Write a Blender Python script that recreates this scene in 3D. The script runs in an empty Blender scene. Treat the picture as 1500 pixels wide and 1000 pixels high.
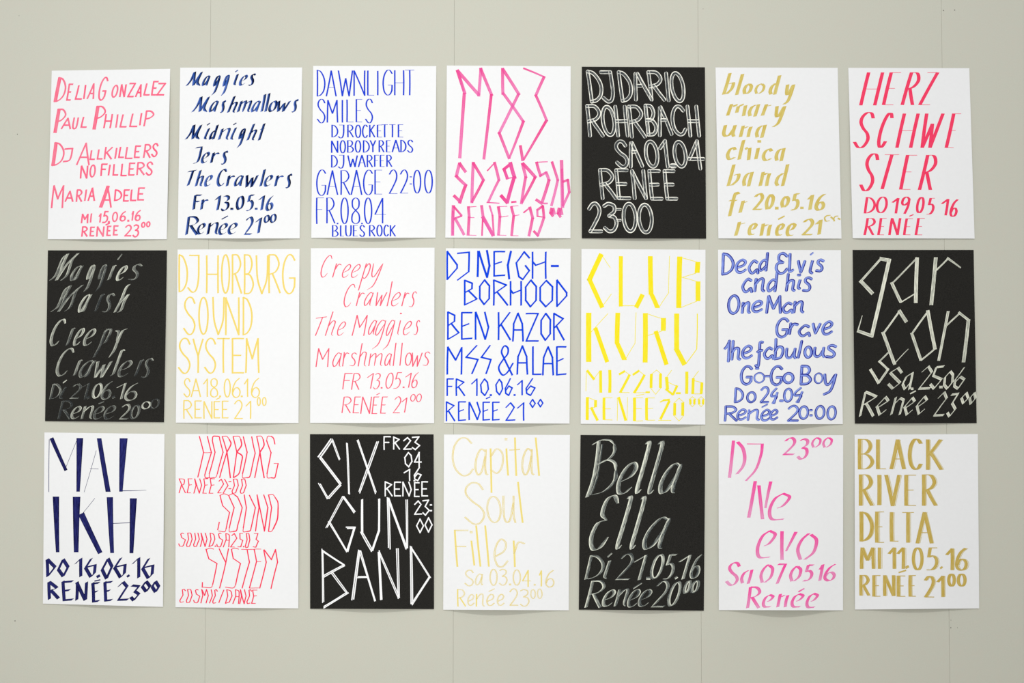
import bpy, math, random
from mathutils import Vector
PI = math.pi
random.seed(7)
S = bpy.context.scene
COL = S.collection

# ------------------------------------------------------------------ camera
F = 35 / 36 * 1500            # focal length in pixels of the 1500 px frame
PITCH = math.atan(0.0287)
DIST = 2.433                  # lens to wall
CAMZ = 1.35
cd = bpy.data.cameras.new('camera'); cam = bpy.data.objects.new('camera', cd); COL.objects.link(cam)
cd.sensor_width = 36; cd.lens = 35; cd.clip_start = 0.05; cd.clip_end = 60
cam.location = (0, -DIST, CAMZ); cam.rotation_euler = (PI / 2 + PITCH, 0, 0)
S.camera = cam

# ------------------------------------------------------------------ light
S.view_settings.view_transform = 'Standard'; S.view_settings.look = 'None'
S.view_settings.gamma = 1; S.view_settings.use_curve_mapping = False
S.view_settings.exposure = -0.08
w = bpy.data.worlds.new('world'); S.world = w; w.use_nodes = True
w.node_tree.nodes['Background'].inputs['Color'].default_value = (0.985, 0.99, 1.0, 1)
w.node_tree.nodes['Background'].inputs['Strength'].default_value = 0.665

def area(name, loc, target, sx, sy, power, col=(1, 1, 1), spread=180):
    l = bpy.data.lights.new(name, 'AREA'); l.shape = 'RECTANGLE'; l.size = sx; l.size_y = sy
    l.energy = power; l.color = col; l.spread = math.radians(spread)
    o = bpy.data.objects.new(name, l); COL.objects.link(o); o.location = loc
    o.rotation_euler = (Vector(target) - Vector(loc)).to_track_quat('-Z', 'Z').to_euler()
    return o
# ceiling light fitting that throws the short shadows under the bowed sheets
area('ceiling_lamp', (-0.2, -3.3, 4.6), (-0.2, 0, 0.9), 1.2, 0.14, 31, (1, 1, 0.985), 110)
# added unseen soft light behind the camera, narrowed so the wall dims toward its corners
area('added_fill', (-0.48, -2.75, 1.15), (-0.46, 0, 1.25), 0.9, 0.9, 6.6, (1, 1, 0.99), 100)

# ------------------------------------------------------------------ pixel -> wall
def wall_pt(px, py):
    u = (px - 750) / F; v = (py - 500) / F
    cp, sp = math.cos(PITCH), math.sin(PITCH)
    dy = cp + v * sp; dz = sp - v * cp
    t = DIST / dy
    return Vector((u * t, 0.0, CAMZ + dz * t))
EYE = Vector((0, -DIST, CAMZ))
def lifted(p, d):             # the point in front of wall point p at distance d from the wall
    return p + (EYE - p) * (d / DIST)

# ------------------------------------------------------------------ materials
def new_mat(name):
    m = bpy.data.materials.new(name); m.use_nodes = True
    nt = m.node_tree; b = nt.nodes['Principled BSDF']
    b.inputs['Specular IOR Level'].default_value = 0.08
    return m, nt, b
def nd(nt, t, **kw):
    n = nt.nodes.new(t)
    for k, v in kw.items(): setattr(n, k, v)
    return n
def math_n(nt, op, a, b=None, clamp=False):
    n = nt.nodes.new('ShaderNodeMath'); n.operation = op; n.use_clamp = clamp
    for i, x in enumerate((a, b)):
        if x is None: continue
        if isinstance(x, (int, float)): n.inputs[i].default_value = x
        else: nt.links.new(x, n.inputs[i])
    return n.outputs[0]
def lin(c):
    r = []
    for x in c:
        x /= 255.0
        r.append(x / 12.92 if x <= 0.04045 else ((x + 0.055) / 1.055) ** 2.4)
    return tuple(r) + (1.0,)
def mixc(nt, f, a, b):
    n = nt.nodes.new('ShaderNodeMix'); n.data_type = 'RGBA'
    if isinstance(f, (int, float)): n.inputs['Factor'].default_value = f
    else: nt.links.new(f, n.inputs['Factor'])
    for k, x in ((6, a), (7, b)):
        if isinstance(x, tuple): n.inputs[k].default_value = x
        else: nt.links.new(x, n.inputs[k])
    return n.outputs[2]
def mapr(nt, v, a, b, c, d):
    n = nt.nodes.new('ShaderNodeMapRange'); nt.links.new(v, n.inputs[0])
    for i, x in enumerate((a, b, c, d)): n.inputs[i + 1].default_value = x
    return n.outputs[0]

def wall_mat():
    m, nt, b = new_mat('grey_green_wall_paint'); L = nt.links.new
    tc = nd(nt, 'ShaderNodeTexCoord')
    n1 = nd(nt, 'ShaderNodeTexNoise'); n1.inputs['Scale'].default_value = 330; n1.inputs['Detail'].default_value = 3
    n2 = nd(nt, 'ShaderNodeTexNoise'); n2.inputs['Scale'].default_value = 9; n2.inputs['Detail'].default_value = 4
    n3 = nd(nt, 'ShaderNodeTexNoise'); n3.inputs['Scale'].default_value = 70; n3.inputs['Detail'].default_value = 2
    for n in (n1, n2, n3): L(tc.outputs['Object'], n.inputs['Vector'])
    c = mixc(nt, mapr(nt, n1.outputs[0], .3, .7, 0, 1), (0.578, 0.574, 0.488, 1), (0.620, 0.614, 0.530, 1))
    c = mixc(nt, mapr(nt, n2.outputs[0], .3, .7, 0, 1), c, (0.608, 0.590, 0.505, 1))
    c2 = mixc(nt, mapr(nt, n3.outputs[0], .35, .65, 0, .45), c, (0.588, 0.602, 0.515, 1))
    L(c2, b.inputs['Base Color']); b.inputs['Roughness'].default_value = 0.75
    bp = nd(nt, 'ShaderNodeBump'); bp.inputs['Strength'].default_value = 0.10; bp.inputs['Distance'].default_value = 0.0006
    L(n1.outputs[0], bp.inputs['Height']); L(bp.outputs[0], b.inputs['Normal'])
    return m
def paper_mat(name, ca, cb, sc, bump):
    m, nt, b = new_mat(name); L = nt.links.new
    tc = nd(nt, 'ShaderNodeTexCoord')
    n1 = nd(nt, 'ShaderNodeTexNoise'); n1.inputs['Scale'].default_value = sc; n1.inputs['Detail'].default_value = 2
    L(tc.outputs['Object'], n1.inputs['Vector'])
    L(mixc(nt, mapr(nt, n1.outputs[0], .3, .7, 0, 1), ca, cb), b.inputs['Base Color'])
    b.inputs['Roughness'].default_value = 0.7
    bp = nd(nt, 'ShaderNodeBump'); bp.inputs['Strength'].default_value = bump; bp.inputs['Distance'].default_value = 0.0004
    L(n1.outputs[0], bp.inputs['Height']); L(bp.outputs[0], b.inputs['Normal'])
    return m
def plain_mat(name, c, rough=.7):
    m, nt, b = new_mat(name)
    tc = nd(nt, 'ShaderNodeTexCoord'); n1 = nd(nt, 'ShaderNodeTexNoise'); n1.inputs['Scale'].default_value = 12
    nt.links.new(tc.outputs['Object'], n1.inputs['Vector'])
    nt.links.new(mixc(nt, n1.outputs[0], tuple(x * .85 for x in c[:3]) + (1,), c), b.inputs['Base Color'])
    b.inputs['Roughness'].default_value = rough
    return m
# ink: thin and full colour of the marker, how opaque each is, and what drives one to the other
def ink_mat(name, thin, full, a_thin=1, a_full=1, base=.5, edge=0., e0=.45, e1=.95, rnd=0., streak=.3, fade=0., side=0., sfreq=5., rough=.55):
    m, nt, b = new_mat(name); L = nt.links.new
    uv = nd(nt, 'ShaderNodeUVMap'); uv.uv_map = 'UVMap'
    sp = nd(nt, 'ShaderNodeSeparateXYZ'); L(uv.outputs[0], sp.inputs[0])
    at = nd(nt, 'ShaderNodeAttribute'); at.attribute_name = 'tone'
    s2 = nd(nt, 'ShaderNodeSeparateColor'); L(at.outputs['Color'], s2.inputs[0])
    R, G = s2.outputs[0], s2.outputs[1]
    cu = math_n(nt, 'MULTIPLY_ADD', sp.outputs[0], 2.0); nt.nodes[-1].inputs[2].default_value = -1.0
    au = math_n(nt, 'ABSOLUTE', cu)
    ed = mapr(nt, au, e0, e1, 0, 1)
    cx = nd(nt, 'ShaderNodeCombineXYZ')
    L(math_n(nt, 'MULTIPLY', sp.outputs[0], sfreq), cx.inputs[0])
    L(math_n(nt, 'MULTIPLY', sp.outputs[1], 1.6), cx.inputs[1])
    L(math_n(nt, 'MULTIPLY', R, 37.0), cx.inputs[2])
    no = nd(nt, 'ShaderNodeTexNoise'); no.inputs['Scale'].default_value = 1.0; no.inputs['Detail'].default_value = 3
    L(cx.outputs[0], no.inputs['Vector'])
    st = mapr(nt, no.outputs[0], .3, .7, -.5, .5)
    f = math_n(nt, 'MULTIPLY', ed, edge)
    f = math_n(nt, 'ADD', f, base)
    f = math_n(nt, 'ADD', f, math_n(nt, 'MULTIPLY', math_n(nt, 'SUBTRACT', R, .5), rnd * 2))
    f = math_n(nt, 'ADD', f, math_n(nt, 'MULTIPLY', st, streak * 2))
    f = math_n(nt, 'ADD', f, math_n(nt, 'MULTIPLY', math_n(nt, 'SUBTRACT', .5, G), fade * 2))
    f = math_n(nt, 'ADD', f, math_n(nt, 'MULTIPLY', cu, side), clamp=True)
    L(mixc(nt, f, lin(thin), lin(full)), b.inputs['Base Color'])
    if a_thin < 1 or a_full < 1:
        L(mapr(nt, f, 0, 1, a_thin, a_full), b.inputs['Alpha'])
    b.inputs['Roughness'].default_value = rough
    b.inputs['Specular IOR Level'].default_value = 0.02
    return m

M_WALL = wall_mat()
M_WHITE = paper_mat('white_drawing_paper', (0.872, 0.874, 0.877, 1), (0.886, 0.888, 0.891, 1), 120, .05)
M_BLACK = paper_mat('black_card', (0.012, 0.0115, 0.010, 1), (0.026, 0.0245, 0.0215, 1), 700, .25)
INK = {
 'coral':  ink_mat('coral_marker', (255,150,172), (255,72,118), .85, 1, base=.5, edge=.3, streak=.3, rnd=.15),
 'navy':   ink_mat('navy_brush_ink', (60,110,210), (2,8,46), .7, 1, base=.66, edge=0, streak=.3, rnd=.3, fade=.15, side=.5, sfreq=3),
 'royal':  ink_mat('royal_blue_marker', (60,95,235), (8,50,205), .85, 1, base=.7, streak=.15),
 'pink':   ink_mat('pink_chisel_marker', (255,112,192), (246,0,112), .62, .95, base=.22, edge=.2, e0=.6, streak=.12, rnd=.25, fade=.2),
 'chalk':  ink_mat('white_outline_ink', (120,132,140), (255,253,240), .14, 1, base=.05, edge=.95, e0=.40, e1=.72, streak=.5, rnd=.1, sfreq=9, side=.22),
 'gold':   ink_mat('pale_gold_marker', (232,218,140), (208,178,72), .9, 1, base=.5, streak=.3, rnd=.1, fade=.1, sfreq=3),
 'red':    ink_mat('red_marker', (255,90,125), (255,36,88), .9, 1, base=.5, streak=.25, edge=.15),
 'grey':   ink_mat('thin_white_brush_ink', (90,98,102), (232,234,216), .20, .92, base=.30, edge=.2, streak=.34, rnd=.42, fade=.12, side=-.2, sfreq=6),
 'yellow': ink_mat('soft_yellow_marker', (252,232,140), (246,210,84), .85, 1, base=.4, streak=.2, edge=.4, e0=.3),
 'rose':   ink_mat('rose_fineliner', (255,130,150), (250,62,98), .8, 1, base=.55, streak=.25),
 'blue':   ink_mat('bright_blue_marker', (25,90,250), (0,42,200), .95, 1, base=.45, streak=.15, edge=.4, e0=.5),
 'lemon':  ink_mat('lemon_chisel_marker', (255,246,70), (255,228,0), .9, 1, base=.5, streak=.35, rnd=.1),
 'gel':    ink_mat('pooled_blue_ink', (150,172,252), (6,6,140), .9, 1, base=.16, edge=.95, e0=.32, e1=.78, streak=.45, side=.48, rnd=.15, sfreq=4),
 'cream':  ink_mat('cream_brush_ink', (150,160,148), (240,240,222), .35, 1, base=.7, edge=.25, e0=.4, streak=.3, rnd=.12, sfreq=5),
 'indigo': ink_mat('indigo_chisel_marker', (52,56,128), (14,13,60), 1, 1, base=.55, edge=.35, e0=.6, streak=.35, sfreq=6, rnd=.1),
 'scar':   ink_mat('scarlet_fineliner', (255,85,115), (252,28,72), .95, 1, base=.6, streak=.15),
 'white':  ink_mat('opaque_white_ink', (235,235,235), (255,255,255), .95, 1, base=.85, streak=.1),
 'straw':  ink_mat('straw_yellow_gel', (253,243,190), (242,212,100), .28, 1, base=.12, edge=.8, e0=.35, e1=.8, streak=.3, rnd=.1, sfreq=4),
 'strawf': ink_mat('straw_yellow_gel_stem', (252,236,150), (247,220,112), .8, 1, base=.5, streak=.2),
 'bella':  ink_mat('white_bold_brush_ink', (98,112,118), (240,242,224), .2, 1, base=.42, edge=.25, streak=.36, rnd=.25, side=-.4, sfreq=7),
 'fuch':   ink_mat('fuchsia_brush_pen', (255,165,218), (255,78,166), .5, 1, base=.6, streak=.2, rnd=.1, fade=.36, edge=.1),
 'brass':  ink_mat('brass_marker', (222,200,124), (192,160,62), .92, 1, base=.55, streak=.3, rnd=.1, sfreq=4),
 'brassg': ink_mat('brass_marker_edge', (238,228,190), (222,206,145), .55, .8, base=.5, streak=.3),
}

# ------------------------------------------------------------------ letter shapes, box 0..100, y down
G = {
'A':"0 100 50 0;50 0 100 100;20 66 80 66", 'B':"0 0 0 100;~ 0 0 60 3 85 24 55 46 0 50;~ 0 50 65 53 100 76 65 97 0 100",
'C':"~ 100 14 75 1 42 2 12 22 0 52 12 82 45 99 78 96 100 82", 'D':"0 0 0 100;~ 0 0 45 6 86 28 100 52 86 78 45 95 0 100",
'E':"0 0 0 100;0 0 100 0;0 49 75 49;0 100 100 100", 'F':"0 0 0 100;0 0 100 0;0 45 75 45",
'G':"~ 100 14 75 1 42 2 12 22 0 52 12 85 45 100 78 96 97 82;97 84 100 60;55 60 100 60", 'H':"0 0 0 100;100 0 100 100;0 50 100 50",
'I':"50 0 50 100", 'J':"15 0 100 0;~ 100 0 98 60 78 92 40 100 0 88", 'K':"0 0 0 100;95 0 0 55;22 44 100 100",
'L':"0 0 0 100;0 100 100 100", 'M':"6 0 0 100;6 0 50 60;50 60 94 0;94 0 100 100", 'N':"0 0 0 100;0 0 100 100;100 0 100 100",
'O':"o", 'P':"0 0 0 100;~ 0 0 60 2 100 24 60 46 0 54", 'R':"0 0 0 100;~ 0 0 60 2 90 24 60 44 0 52;30 50 100 100",
'S':"~ 96 16 75 2 42 0 14 12 12 28 40 45 80 60 96 78 75 97 40 100 0 84", 'T':"0 0 100 0;50 0 50 100",
'U':"~ 0 0 0 60 14 92 50 100 86 92 100 60 100 0", 'V':"0 0 50 100;50 100 100 0", 'W':"0 0 28 100;28 100 52 30;52 30 76 100;76 100 100 0",
'X':"0 0 100 100;100 0 0 100", 'Y':"0 0 50 50;100 0 50 50;50 50 50 100", 'Z':"0 0 100 0;100 0 0 100;0 100 100 100",
'_0':"o", '_1':"0 28 100 0;100 0 100 100", '_2':"~ 0 18 30 2 65 0 92 18 85 42 40 75 0 100;0 100 100 100",
'_3':"~ 5 8 40 0 85 8 85 28 40 44;~ 40 44 85 50 100 72 75 95 35 100 0 88", '_4':"70 0 0 65;0 65 100 65;70 0 70 100",
'_5':"35 0 100 0;35 0 20 42;~ 20 42 60 36 95 52 92 78 55 98 0 100", '_6':"~ 90 0 40 20 6 55 5 85 40 100 85 92 98 68 70 50 30 54 5 75",
'_7':"0 0 100 0;~ 100 0 70 40 30 100", '_8':"~ 50 0 90 10 88 35 50 48 8 65 5 90 50 100 95 90 92 65 50 48 12 35 10 10 50 0",
'_9':"~ 95 12 55 0 12 12 5 38 40 50 95 30;~ 95 12 92 55 60 100", '.':"0 50 100 50", ':':"20 0 80 0;20 100 80 100", '-':"0 50 100 50",
'/':"100 0 0 100", '´':"0 100 100 0", '&':"~ 95 100 40 45 20 20 40 0 65 8 62 28 30 48 0 75 25 100 60 92 100 60",
# lower case
'a':"~ 92 8 55 0 16 30 0 70 18 98 52 84 88 28;~ 96 2 84 60 86 92 100 97", 'b':"8 0 0 100;~ 2 62 38 40 88 42 98 64 70 92 0 100",
'c':"~ 95 18 65 0 20 20 0 60 20 94 55 100 100 84", 'd':"100 0 88 100;~ 90 45 55 40 12 60 0 84 22 100 85 76",
'e':"~ 12 62 75 44 95 16 62 0 20 22 0 62 18 96 58 100 100 80", 'g':"~ 95 3 50 0 10 20 2 44 30 50 88 14;~ 98 0 88 45 62 82 0 100",
'h':"10 0 0 100;~ 4 62 40 40 78 40 84 54 78 92 100 100", 'i':"60 0 ~ 60 0 45 82 60 100", 'l':"0 0 0 100",
'm':"5 0 0 100;~ 3 38 30 2 46 10 42 100;~ 44 38 75 2 92 10 88 85 100 100", 'n':"6 0 0 100;~ 3 42 50 2 86 5 82 82 100 100",
'o':"o", 'p':"15 0 0 100;~ 12 18 60 0 100 12 90 40 50 56 6 48", 'r':"6 0 0 100;~ 3 48 45 6 100 10",
's':"~ 96 10 60 0 25 8 24 30 66 52 82 74 60 96 0 94", 't':"60 0 50 100;0 32 100 30", 'u':"~ 4 0 0 70 20 98 55 88 92 25;~ 96 0 88 70 100 100",
'v':"0 0 45 100;100 0 45 100", 'w':"0 0 20 100;20 100 55 20;55 20 66 100;66 100 100 0", 'y':"~ 0 0 10 42 42 48 92 4;~ 100 0 80 48 52 84 0 100",
'f':"~ 100 6 66 0 48 22 28 100;0 34 85 34",
# variants
'lc':"~ 0 5 30 0 52 8 52 50 46 88 60 100 100 93", 'rs':"~ 100 4 62 4 46 45 32 90 0 100", 'ps':"~ 62 0 40 20 30 60 0 100;~ 30 14 60 2 100 6 80 44 40 56",
'ys':"~ 0 6 28 10 36 28 40 46;~ 100 0 62 8 46 42 34 78 10 100", 'hs':"~ 62 0 36 14 26 60 0 100;~ 26 66 60 46 96 36;~ 96 36 74 60 72 90 50 100", 'Ms':"~ 48 2 30 20 20 80 0 100;~ 48 2 40 40 38 70 30 100;~ 30 100 60 40 100 0;~ 100 0 80 25 76 80 56 100",
'tt':"~ 0 38 35 24 70 0;62 4 55 100", 'ft':"~ 100 4 60 5 54 30 46 75 42 92;~ 22 42 56 36 92 36;~ 42 92 26 100 0 94", 'sa':"~ 92 10 60 0 20 25 0 65 12 96 35 100 60 70 86 20;~ 100 0 80 40 76 84 62 100", 'se':"~ 12 60 75 42 95 16 62 0 20 22 0 62 18 96 58 100 100 82",
'Mi':"~ 30 0 20 60 0 100;32 0 50 98;~ 85 0 62 60 50 98;~ 85 0 74 75 100 100", 'Mb':"8 0 0 100;10 0 48 75;90 0 48 75;90 0 100 100",
'Ee':"~ 95 14 60 0 24 8 22 34 60 46;~ 60 46 12 52 0 78 30 100 70 98 100 78", 'Sl':"90 0 0 42;0 42 100 50;100 50 50 100",
'Ji':"0 4 85 0;~ 85 0 80 60 60 92 0 100", 'Ti':"0 8 100 0;62 2 40 100", 'Uv':"~ 0 0 10 60 48 100;~ 48 100 92 60 100 0",
'_4s':"~ 80 0 20 30 10 52 70 52 90 60 40 100;100 30 60 100", 'ii':"50 0 50 100", 'Ii':"50 0 50 100", 'Zt':"0 0 100 0;100 0 0 100;0 100 80 100",
'Ls':"0 0 0 100;~ 0 100 50 99 100 92", 'cb':"~ 85 12 50 0 15 30 0 62 20 95 50 98 85 72 100 100",
'ob':"~ 60 2 20 20 2 60 20 98;~ 70 8 100 30 92 75 55 98", 'nb':"12 0 0 100;30 20 62 6;~ 100 10 88 50 86 100", 'db':"100 0 80 100;~ 60 42 14 58 0 84 20 99",
'bb':"22 0 0 100;~ 45 50 98 46 92 74 40 98", 'ab':"~ 62 4 20 22 0 62 16 96;100 0 82 100",
'eb':"~ 62 0 20 20 0 62 18 96 80 96;~ 60 0 98 14 70 45 40 55", 'rb':"30 0 0 100;45 15 100 6", '_0b':"~ 50 0 15 25 0 62 22 100;~ 65 4 100 26 92 72 48 100",
}
# angular alphabet
AN = dict(G)
AN.update({
'B':"0 0 0 100;0 0 62 12;62 12 60 34;60 34 2 50;35 44 100 76;100 76 0 100", 'C':"100 20 55 0;55 0 0 45;0 45 50 100;50 100 100 75",
'D':"0 0 0 100;0 0 100 48;100 48 100 60;100 60 0 100", 'G':"100 22 60 0;60 0 0 40;0 40 20 90;20 90 50 100;50 100 100 68;100 68 70 50",
'O':"50 0 0 26;0 26 0 76;0 76 45 100;45 100 98 76;98 76 100 24;100 24 50 0", '_0':"50 0 0 35;0 35 10 78;10 78 55 100;55 100 100 62;100 62 88 20;88 20 50 0",
'A':"0 100 8 38;8 38 50 0;50 0 92 38;92 38 100 100;5 60 95 60", 'R':"0 0 0 100;0 0 92 20;92 20 0 56;25 48 100 100", 'S':"100 24 60 0;60 0 0 24;0 24 100 72;100 72 45 100;45 100 0 78",
'P':"0 0 0 100;0 0 100 24;100 24 0 50", '_2':"0 26 50 0;50 0 92 26;92 26 0 100;0 100 100 98", '_3':"0 4 90 0;90 0 36 42;36 42 100 68;100 68 40 100;40 100 0 84",
'_6':"72 0 0 58;0 58 6 88;6 88 50 100;50 100 100 56;100 56 50 44;50 44 4 72", '_1':"0 30 100 0;100 0 100 100", '_5':"100 0 30 4;30 4 14 42;14 42 100 58;100 58 40 100;40 100 0 80",
'_9':"55 0 0 20;0 20 20 50;20 50 100 36;55 0 100 36;100 36 40 100", 'a':"100 0 30 24;30 24 0 70;0 70 36 100;36 100 90 60;100 0 92 100", 'J':"0 4 100 0;100 0 96 70;96 70 0 100",
'e':"15 60 100 22;100 22 62 0;62 0 0 52;0 52 50 100;50 100 100 72", 'n':"10 0 0 100;4 42 60 4;60 4 100 14;100 14 90 100", 'Y':"0 0 50 50;100 0 50 50;50 50 50 100",
'o':"50 0 0 50;0 50 50 100;50 100 100 50;100 50 50 0", 'E':"0 0 0 100;0 0 100 0;0 52 70 42;0 100 100 97", 'E2':"0 0 0 100;0 0 100 0;0 50 80 50;0 100 100 100",
'H':"0 0 0 100;0 36 24 50;24 50 100 36;100 0 100 100", 'M':"4 0 0 100;4 0 58 48;58 48 100 2;100 2 98 100", 'N':"0 0 0 100;2 0 75 100;72 0 100 55;100 55 75 100",
'V':"0 0 50 100;50 100 100 0"})
# diamond alphabet
DI = dict(AN); DI.update({'O':"50 0 0 60;0 60 50 100;50 100 100 45;100 45 50 0", '_0':"60 0 0 55;0 55 45 100;45 100 100 40;100 40 60 0",
'D':"0 0 8 100;5 0 100 45;100 45 8 100", '_6':"60 0 0 50;0 50 55 100;0 48 100 35;100 35 92 80;92 80 55 100", 'N':"6 0 0 100;0 0 85 100;100 0 90 100",
'_3':"15 10 100 15;100 15 45 48;50 45 100 62;100 62 35 100;35 100 0 80", 'E':"0 0 12 100;0 4 100 0;10 50 70 46;12 100 100 96", 'R':"0 0 6 100;5 0 85 35;85 35 20 50;20 48 100 96"})
# bent alphabet of the slender red poster
BE = dict(AN); BE.update({
'R':"0 0 40 40;40 40 0 100;~ 0 0 80 5 75 38 40 44;42 44 100 100", 'E':"20 0 38 45;38 45 0 100;20 0 100 0;38 45 90 42;0 100 70 100", 'N':"10 0 28 45;28 45 0 100;12 0 70 100;75 0 100 45;100 45 70 100",
'_0':"20 0 38 45;38 45 0 85;~ 0 85 10 100 50 98;~ 20 0 70 0 85 12;85 12 100 45;100 45 60 92;60 92 50 98", 'O':"20 0 38 45;38 45 0 85;~ 0 85 10 100 50 98;~ 20 0 70 0 85 12;85 12 100 45;100 45 60 92;60 92 50 98",
'_2':"20 15 60 0;60 0 100 35;100 35 0 100;0 100 60 100", '_1':"30 0 100 45;100 45 0 100", 'S':"~ 75 4 50 0 30 8;30 8 45 35;45 35 100 50;100 50 70 92;~ 70 92 50 100 10 96;10 96 0 80",
'U':"20 0 35 45;35 45 0 85;~ 0 85 10 100 50 98;50 98 100 45;75 0 100 45", 'D':"20 0 35 45;35 45 0 100;~ 20 0 80 10 100 45;100 45 60 90;60 90 0 100", 'A':"40 0 45 45;45 45 0 100;~ 40 0 90 10 95 40;95 40 85 100;40 50 95 50",
'_5':"40 0 100 0;40 0 45 40;45 40 100 50;100 50 60 96;60 96 0 96", '_3':"20 0 90 0;90 0 55 42;55 42 100 55;100 55 50 98;50 98 0 94", 'C':"~ 90 12 70 0 40 4;40 4 50 45;50 45 0 85;~ 0 85 10 100 60 96", 'M':"10 0 25 45;25 45 0 100;12 0 50 45;50 45 75 0;75 0 100 45;100 45 70 100", 'I':"60 0 100 45;100 45 0 100"})
SETS = {'R': G, 'A': AN, 'D': DI, 'B': BE}

# ------------------------------------------------------------------ pens: nib length, nib angle, thickness, options (in twenty-eighths of a percent: crop units)
PEN = {
 'p1': ('coral', 3, 35, 6.5, 'f'), 'p1s': ('coral', 2.5, 35, 6.5, 'f'),
 'p2': ('navy', 14.5, 26, 1.6, 't'), 'p3': ('royal', 5.5, 0, 2.3, ''), 'p4': ('pink', 4, 20, 11, 'f'),
 'p5': ('chalk', 0, 0, 19, 'r'), 'p6': ('gold', 16, 15, 3.5, 'f'), 'p7': ('red', 16, 0, 2.4, 'f'), 'p7s': ('red', 11, 0, 2.6, 'f'),
 'p8': ('grey', 14, 22, 2.5, 't'), 'p8s': ('grey', 11.5, 22, 2.5, 't'), 'p9': ('yellow', 3, 20, 5.8, 'f'), 'p9s': ('yellow', 2.5, 20, 4.4, ''),
 'p10': ('rose', 3, 20, 3.3, 't'), 'p11': ('blue', 3, 30, 6.6, 'f'), 'p11s': ('blue', 3, 30, 5.5, 'f'), 'p12': ('lemon', 0, 0, 20, 'f'),
 'p13': ('gel', 3.5, 30, 13, 'r'), 'p13s': ('gel', 3, 30, 11, 'r'), 'p14': ('cream', 6, 30, 8, 'f'), 'p14s': ('cream', 13, 42, 3, 'f'),
 'p15': ('indigo', 0, 0, 20, 'f'), 'p15s': ('indigo', 17, 32, 2.2, 'f'), 'p16': ('scar', 2, 0, 4.6, ''), 'p16s': ('scar', 2.2, 0, 3.4, ''),
 'p17': ('white', 0, 0, 10, 'd'), 'p17s': ('white', 0, 0, 6.5, ''), 'p18': ('straw', 3.5, 0, 6, ''), 'p18s': ('straw', 2.5, 0, 4.6, ''),
 'p19': ('bella', 20, 18, 3.5, 't'), 'p19s': ('bella', 14, 20, 3.5, 't'), 'p20': ('fuch', 15, 15, 4, 'f'), 'p20s': ('fuch', 13.5, 20, 4, 'f'),
 'p21': ('brass', 16, 0, 4, 'fg'), 'p21s': ('brass', 13.5, 0, 4.2, 'fg'),
}

# ------------------------------------------------------------------ strokes -> ribbons
def catmull(P, n=7):
    if len(P) < 3: return straight(P[0], P[-1])
    Q = [(2 * P[0][0] - P[1][0], 2 * P[0][1] - P[1][1])] + P + [(2 * P[-1][0] - P[-2][0], 2 * P[-1][1] - P[-2][1])]
    if math.dist(P[0], P[-1]) < 1e-6: Q[0] = P[-2]; Q[-1] = P[1]
    out = []
    for i in range(1, len(Q) - 2):
        a, b, c, d = Q[i - 1:i + 3]
        for k in range(n):
            t = k / n
            out.append(tuple(.5 * (2 * b[j] + (c[j] - a[j]) * t + (2 * a[j] - 5 * b[j] + 4 * c[j] - d[j]) * t * t + (3 * b[j] - a[j] - 3 * c[j] + d[j]) * t ** 3) for j in (0, 1)))
    out.append(P[-1])
    return out
def straight(a, b):
    L = math.dist(a, b); n = max(3, int(L / 16))
    w = random.uniform(-1, 1) * min(1.2, L * .012)
    nx, ny = (-(b[1] - a[1]) / (L + 1e-9), (b[0] - a[0]) / (L + 1e-9))
    return [(a[0] + (b[0] - a[0]) * k / n + nx * w * math.sin(PI * k / n), a[1] + (b[1] - a[1]) * k / n + ny * w * math.sin(PI * k / n)) for k in range(n + 1)]
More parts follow.
